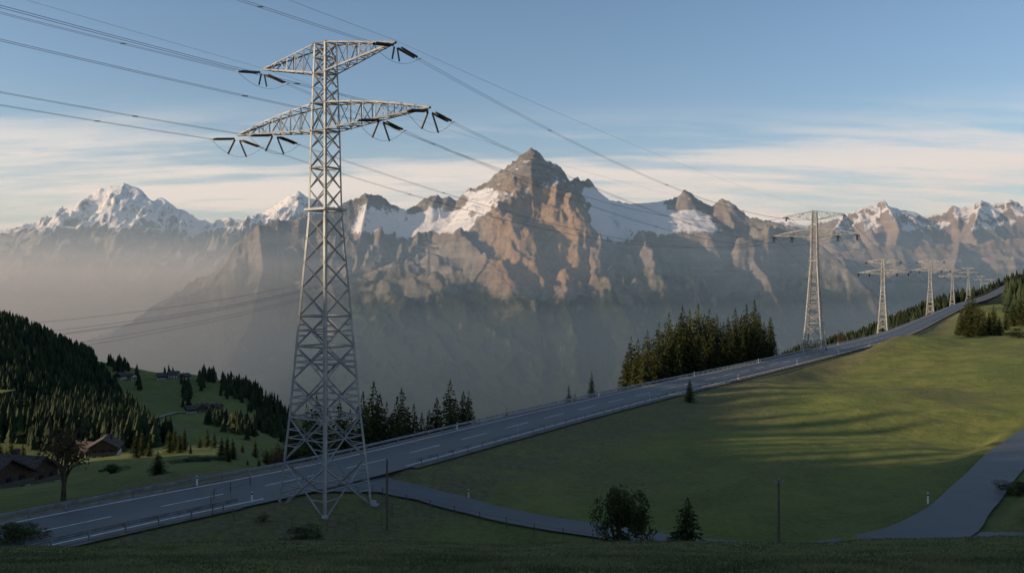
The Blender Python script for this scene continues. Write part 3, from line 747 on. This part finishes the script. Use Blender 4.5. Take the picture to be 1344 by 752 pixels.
# ---------------------------------------------------------------- chalets
def chalet(px,d,w,l,h,rz,white=False,z=None):
    x=(px-CX)/F*d; e=empty('chalet',(x,d,(gz(x,d) if z is None else z)-.3),rz)
    mb=MB(); mb.box((0,0,h*.22),w,l,h*.44+.6); obj('ground_floor',mb.mesh('ground_floor',M_wallw),e)
    mb=MB(); z0=h*.44+.3; z1=h; rg_=h+w*.3
    mb.add([(-w/2,-l/2,z0),(w/2,-l/2,z0),(w/2,l/2,z0),(-w/2,l/2,z0),(-w/2,-l/2,z1),(w/2,-l/2,z1),(w/2,l/2,z1),(-w/2,l/2,z1),(0,-l/2,rg_),(0,l/2,rg_)],
      [(0,1,5,8,4),(2,3,7,9,6),(1,2,6,5),(3,0,4,7)]); obj('upper_walls',mb.mesh('upper_walls',M_wallw if white else M_chal),e)
    mb=MB(); ov=1.0
    for s in (-1,1):
        a=(0,rg_+.05); b=(s*(w/2+ov),z1-.6*ov+.05)
        vs=[]
        for y in (-l/2-ov,l/2+ov):
            vs+=[(a[0],y,a[1]),(b[0],y,b[1]),(b[0],y,b[1]+.3),(a[0],y,a[1]+.3)]
        mb.add(vs,[(0,1,2,3),(7,6,5,4),(0,4,5,1),(1,5,6,2),(2,6,7,3)])
    mb.box((w*.2,l*.15,rg_+.1),.8,.8,1.8); obj('roof',mb.mesh('roof',M_roof),e)
    mb=MB()
    for zz in (h*.22,h*.68):
        for k in (-.3,0,.3):
            for s in (-1,1):
                mb.box((k*w,s*(l/2+.03),zz),1.0,.08,1.2); mb.box((s*(w/2+.03),k*l,zz),.08,1.0,1.2)
    obj('windows',mb.mesh('windows',M_glass),e)
    mb=MB(); mb.box((w*.15,-l/2-.04,1.0),1.0,.1,2.1); mb.box((0,-l/2-.6,h*.46),w*.95,1.1,.12); mb.box((0,-l/2-1.12,h*.46+.5),w*.95,.06,.9); obj('door_balcony',mb.mesh('door_balcony',M_wood),e)
chalet(22,150,8,10,3.6,1.35); chalet(-14,142,8,9,3.6,1.2); chalet(138,300,9,10,4.5,.3); chalet(112,320,8,9,4,1.2)
for px,d,w in ((158,905,9),(172,915,8),(212,930,9),(228,940,10),(243,935,8),(262,760,10),(272,765,9),(250,745,7),(285,770,7)):
    chalet(px,d,w,w,4.2,random.random()*3,random.random()<.4)

# ---------------------------------------------------------------- foreground grass
n_=30000; d=np.exp(rng.uniform(np.log(11),np.log(49),n_)); u=rng.uniform(-.68,.68,n_); X=u*d; Z=ground_z(X,d)
nb=5
ang=rng.uniform(0,6.28,(n_,nb)); off=rng.normal(0,.12,(n_,nb,2)); hh=rng.uniform(.02,.08,(n_,nb))*(1+.7*fbm(X/3,d/3,2,55))[:,None]; lean=rng.normal(0,.05,(n_,nb,2))
bx=X[:,None]+off[...,0]; by=d[:,None]+off[...,1]; bz=np.broadcast_to(Z[:,None],bx.shape)-.02
wd=.010+.0004*d[:,None]
a=np.stack([bx-np.cos(ang)*wd,by-np.sin(ang)*wd,bz],-1); b=np.stack([bx+np.cos(ang)*wd,by+np.sin(ang)*wd,bz],-1); c=np.stack([bx+lean[...,0],by+lean[...,1],bz+hh],-1)
V=np.stack([a,b,c],2).reshape(-1,3); obj('grass',big_mesh('grass',V,np.arange(len(V)).reshape(-1,3),M_blade))

# ---------------------------------------------------------------- haze
def haze(x0,x1,y0,y1,z0,z1,den,col=(1,1,1),an=.2):
    m=bpy.data.materials.new('valley_haze'); m.use_nodes=True; nt=m.node_tree; nt.nodes.clear()
    o=nt.nodes.new('ShaderNodeOutputMaterial'); v=nt.nodes.new('ShaderNodeVolumeScatter'); v.inputs['Density'].default_value=den; v.inputs['Color'].default_value=(*col,1); v.inputs['Anisotropy'].default_value=an
    nt.links.new(v.outputs[0],o.inputs['Volume'])
    mb=MB(); mb.box(((x0+x1)/2,(y0+y1)/2,(z0+z1)/2),x1-x0,y1-y0,z1-z0); ob=obj('valley_haze',mb.mesh('valley_haze',m))
haze(-9500,9500,1700,12500,-900,1500,3.6e-5,(.46,.74,1))
haze(-9400,9400,1750,12400,-890,430,4.6e-5,(.5,.76,1))
haze(-9300,9300,1800,12300,-880,210,6.5e-5,(.54,.78,1))
haze(-9250,9250,1150,12200,-870,-85,7.5e-5,(.5,.77,1))
haze(-9100,-800,2300,8300,-850,130,1.5e-4,(1,.99,.97),.2)
haze(-9000,-1100,2500,8200,-840,280,1.0e-4,(1,.99,.97),.2)

# ---------------------------------------------------------------- light, sky
el=math.radians(14); az=math.atan2(SD[0],SD[1])
sv=Vector((SD[0]*math.cos(el),SD[1]*math.cos(el),math.sin(el)))
ld=bpy.data.lights.new('sun','SUN'); ld.energy=5.0; ld.angle=math.radians(.5); ld.color=(1,.80,.56)
lo=bpy.data.objects.new('sun',ld); link(lo); lo.rotation_euler=(-sv).to_track_quat('-Z','Y').to_euler()
w=bpy.data.worlds.new('World'); sc.world=w; w.use_nodes=True; nt=w.node_tree; bg=nt.nodes['Background']
sky=nt.nodes.new('ShaderNodeTexSky'); sky.sky_type='NISHITA'; sky.sun_disc=False; sky.sun_elevation=el; sky.sun_rotation=az%(2*math.pi)
sky.air_density=1.0; sky.dust_density=1.5; sky.ozone_density=2.0; sky.altitude=1200
tc=nt.nodes.new('ShaderNodeTexCoord'); sp=nt.nodes.new('ShaderNodeSeparateXYZ'); nt.links.new(tc.outputs['Generated'],sp.inputs[0])
zc=math_(nt,'ADD',math_(nt,'MAXIMUM',sp.outputs[2],0.0),.12)
cb=nt.nodes.new('ShaderNodeCombineXYZ'); nt.links.new(math_(nt,'DIVIDE',sp.outputs[0],zc),cb.inputs[0]); nt.links.new(math_(nt,'DIVIDE',sp.outputs[1],zc),cb.inputs[1])
cl1=nz(nt,.85,12,.64,vec=cb.outputs[0],scl=(.5,1.9,1)); 
band=math_(nt,'MULTIPLY',ramp(nt,sp.outputs[2],-.02,.06),ramp(nt,sp.outputs[2],.215,.12))
cf=math_(nt,'MULTIPLY',ramp(nt,cl1,.41,.58),band)
cf=math_(nt,'MULTIPLY',cf,.9)
glow=math_(nt,'MULTIPLY',ramp(nt,sp.outputs[2],.20,.0),.5)
c=mixc(nt,glow,sky.outputs[0],(4.6,4.5,4.4))
c=mixc(nt,cf,c,(5.9,5.5,5.2))
nt.links.new(c,bg.inputs[0]); bg.inputs[1].default_value=.15

cam=bpy.data.cameras.new('Camera'); co=bpy.data.objects.new('Camera',cam); link(co); co.location=(0,0,0); co.rotation_euler=(math.radians(90),0,0)
cam.sensor_width=36; cam.lens=30; cam.clip_start=.1; cam.clip_end=80000; sc.camera=co
sc.cycles.volume_bounces=0
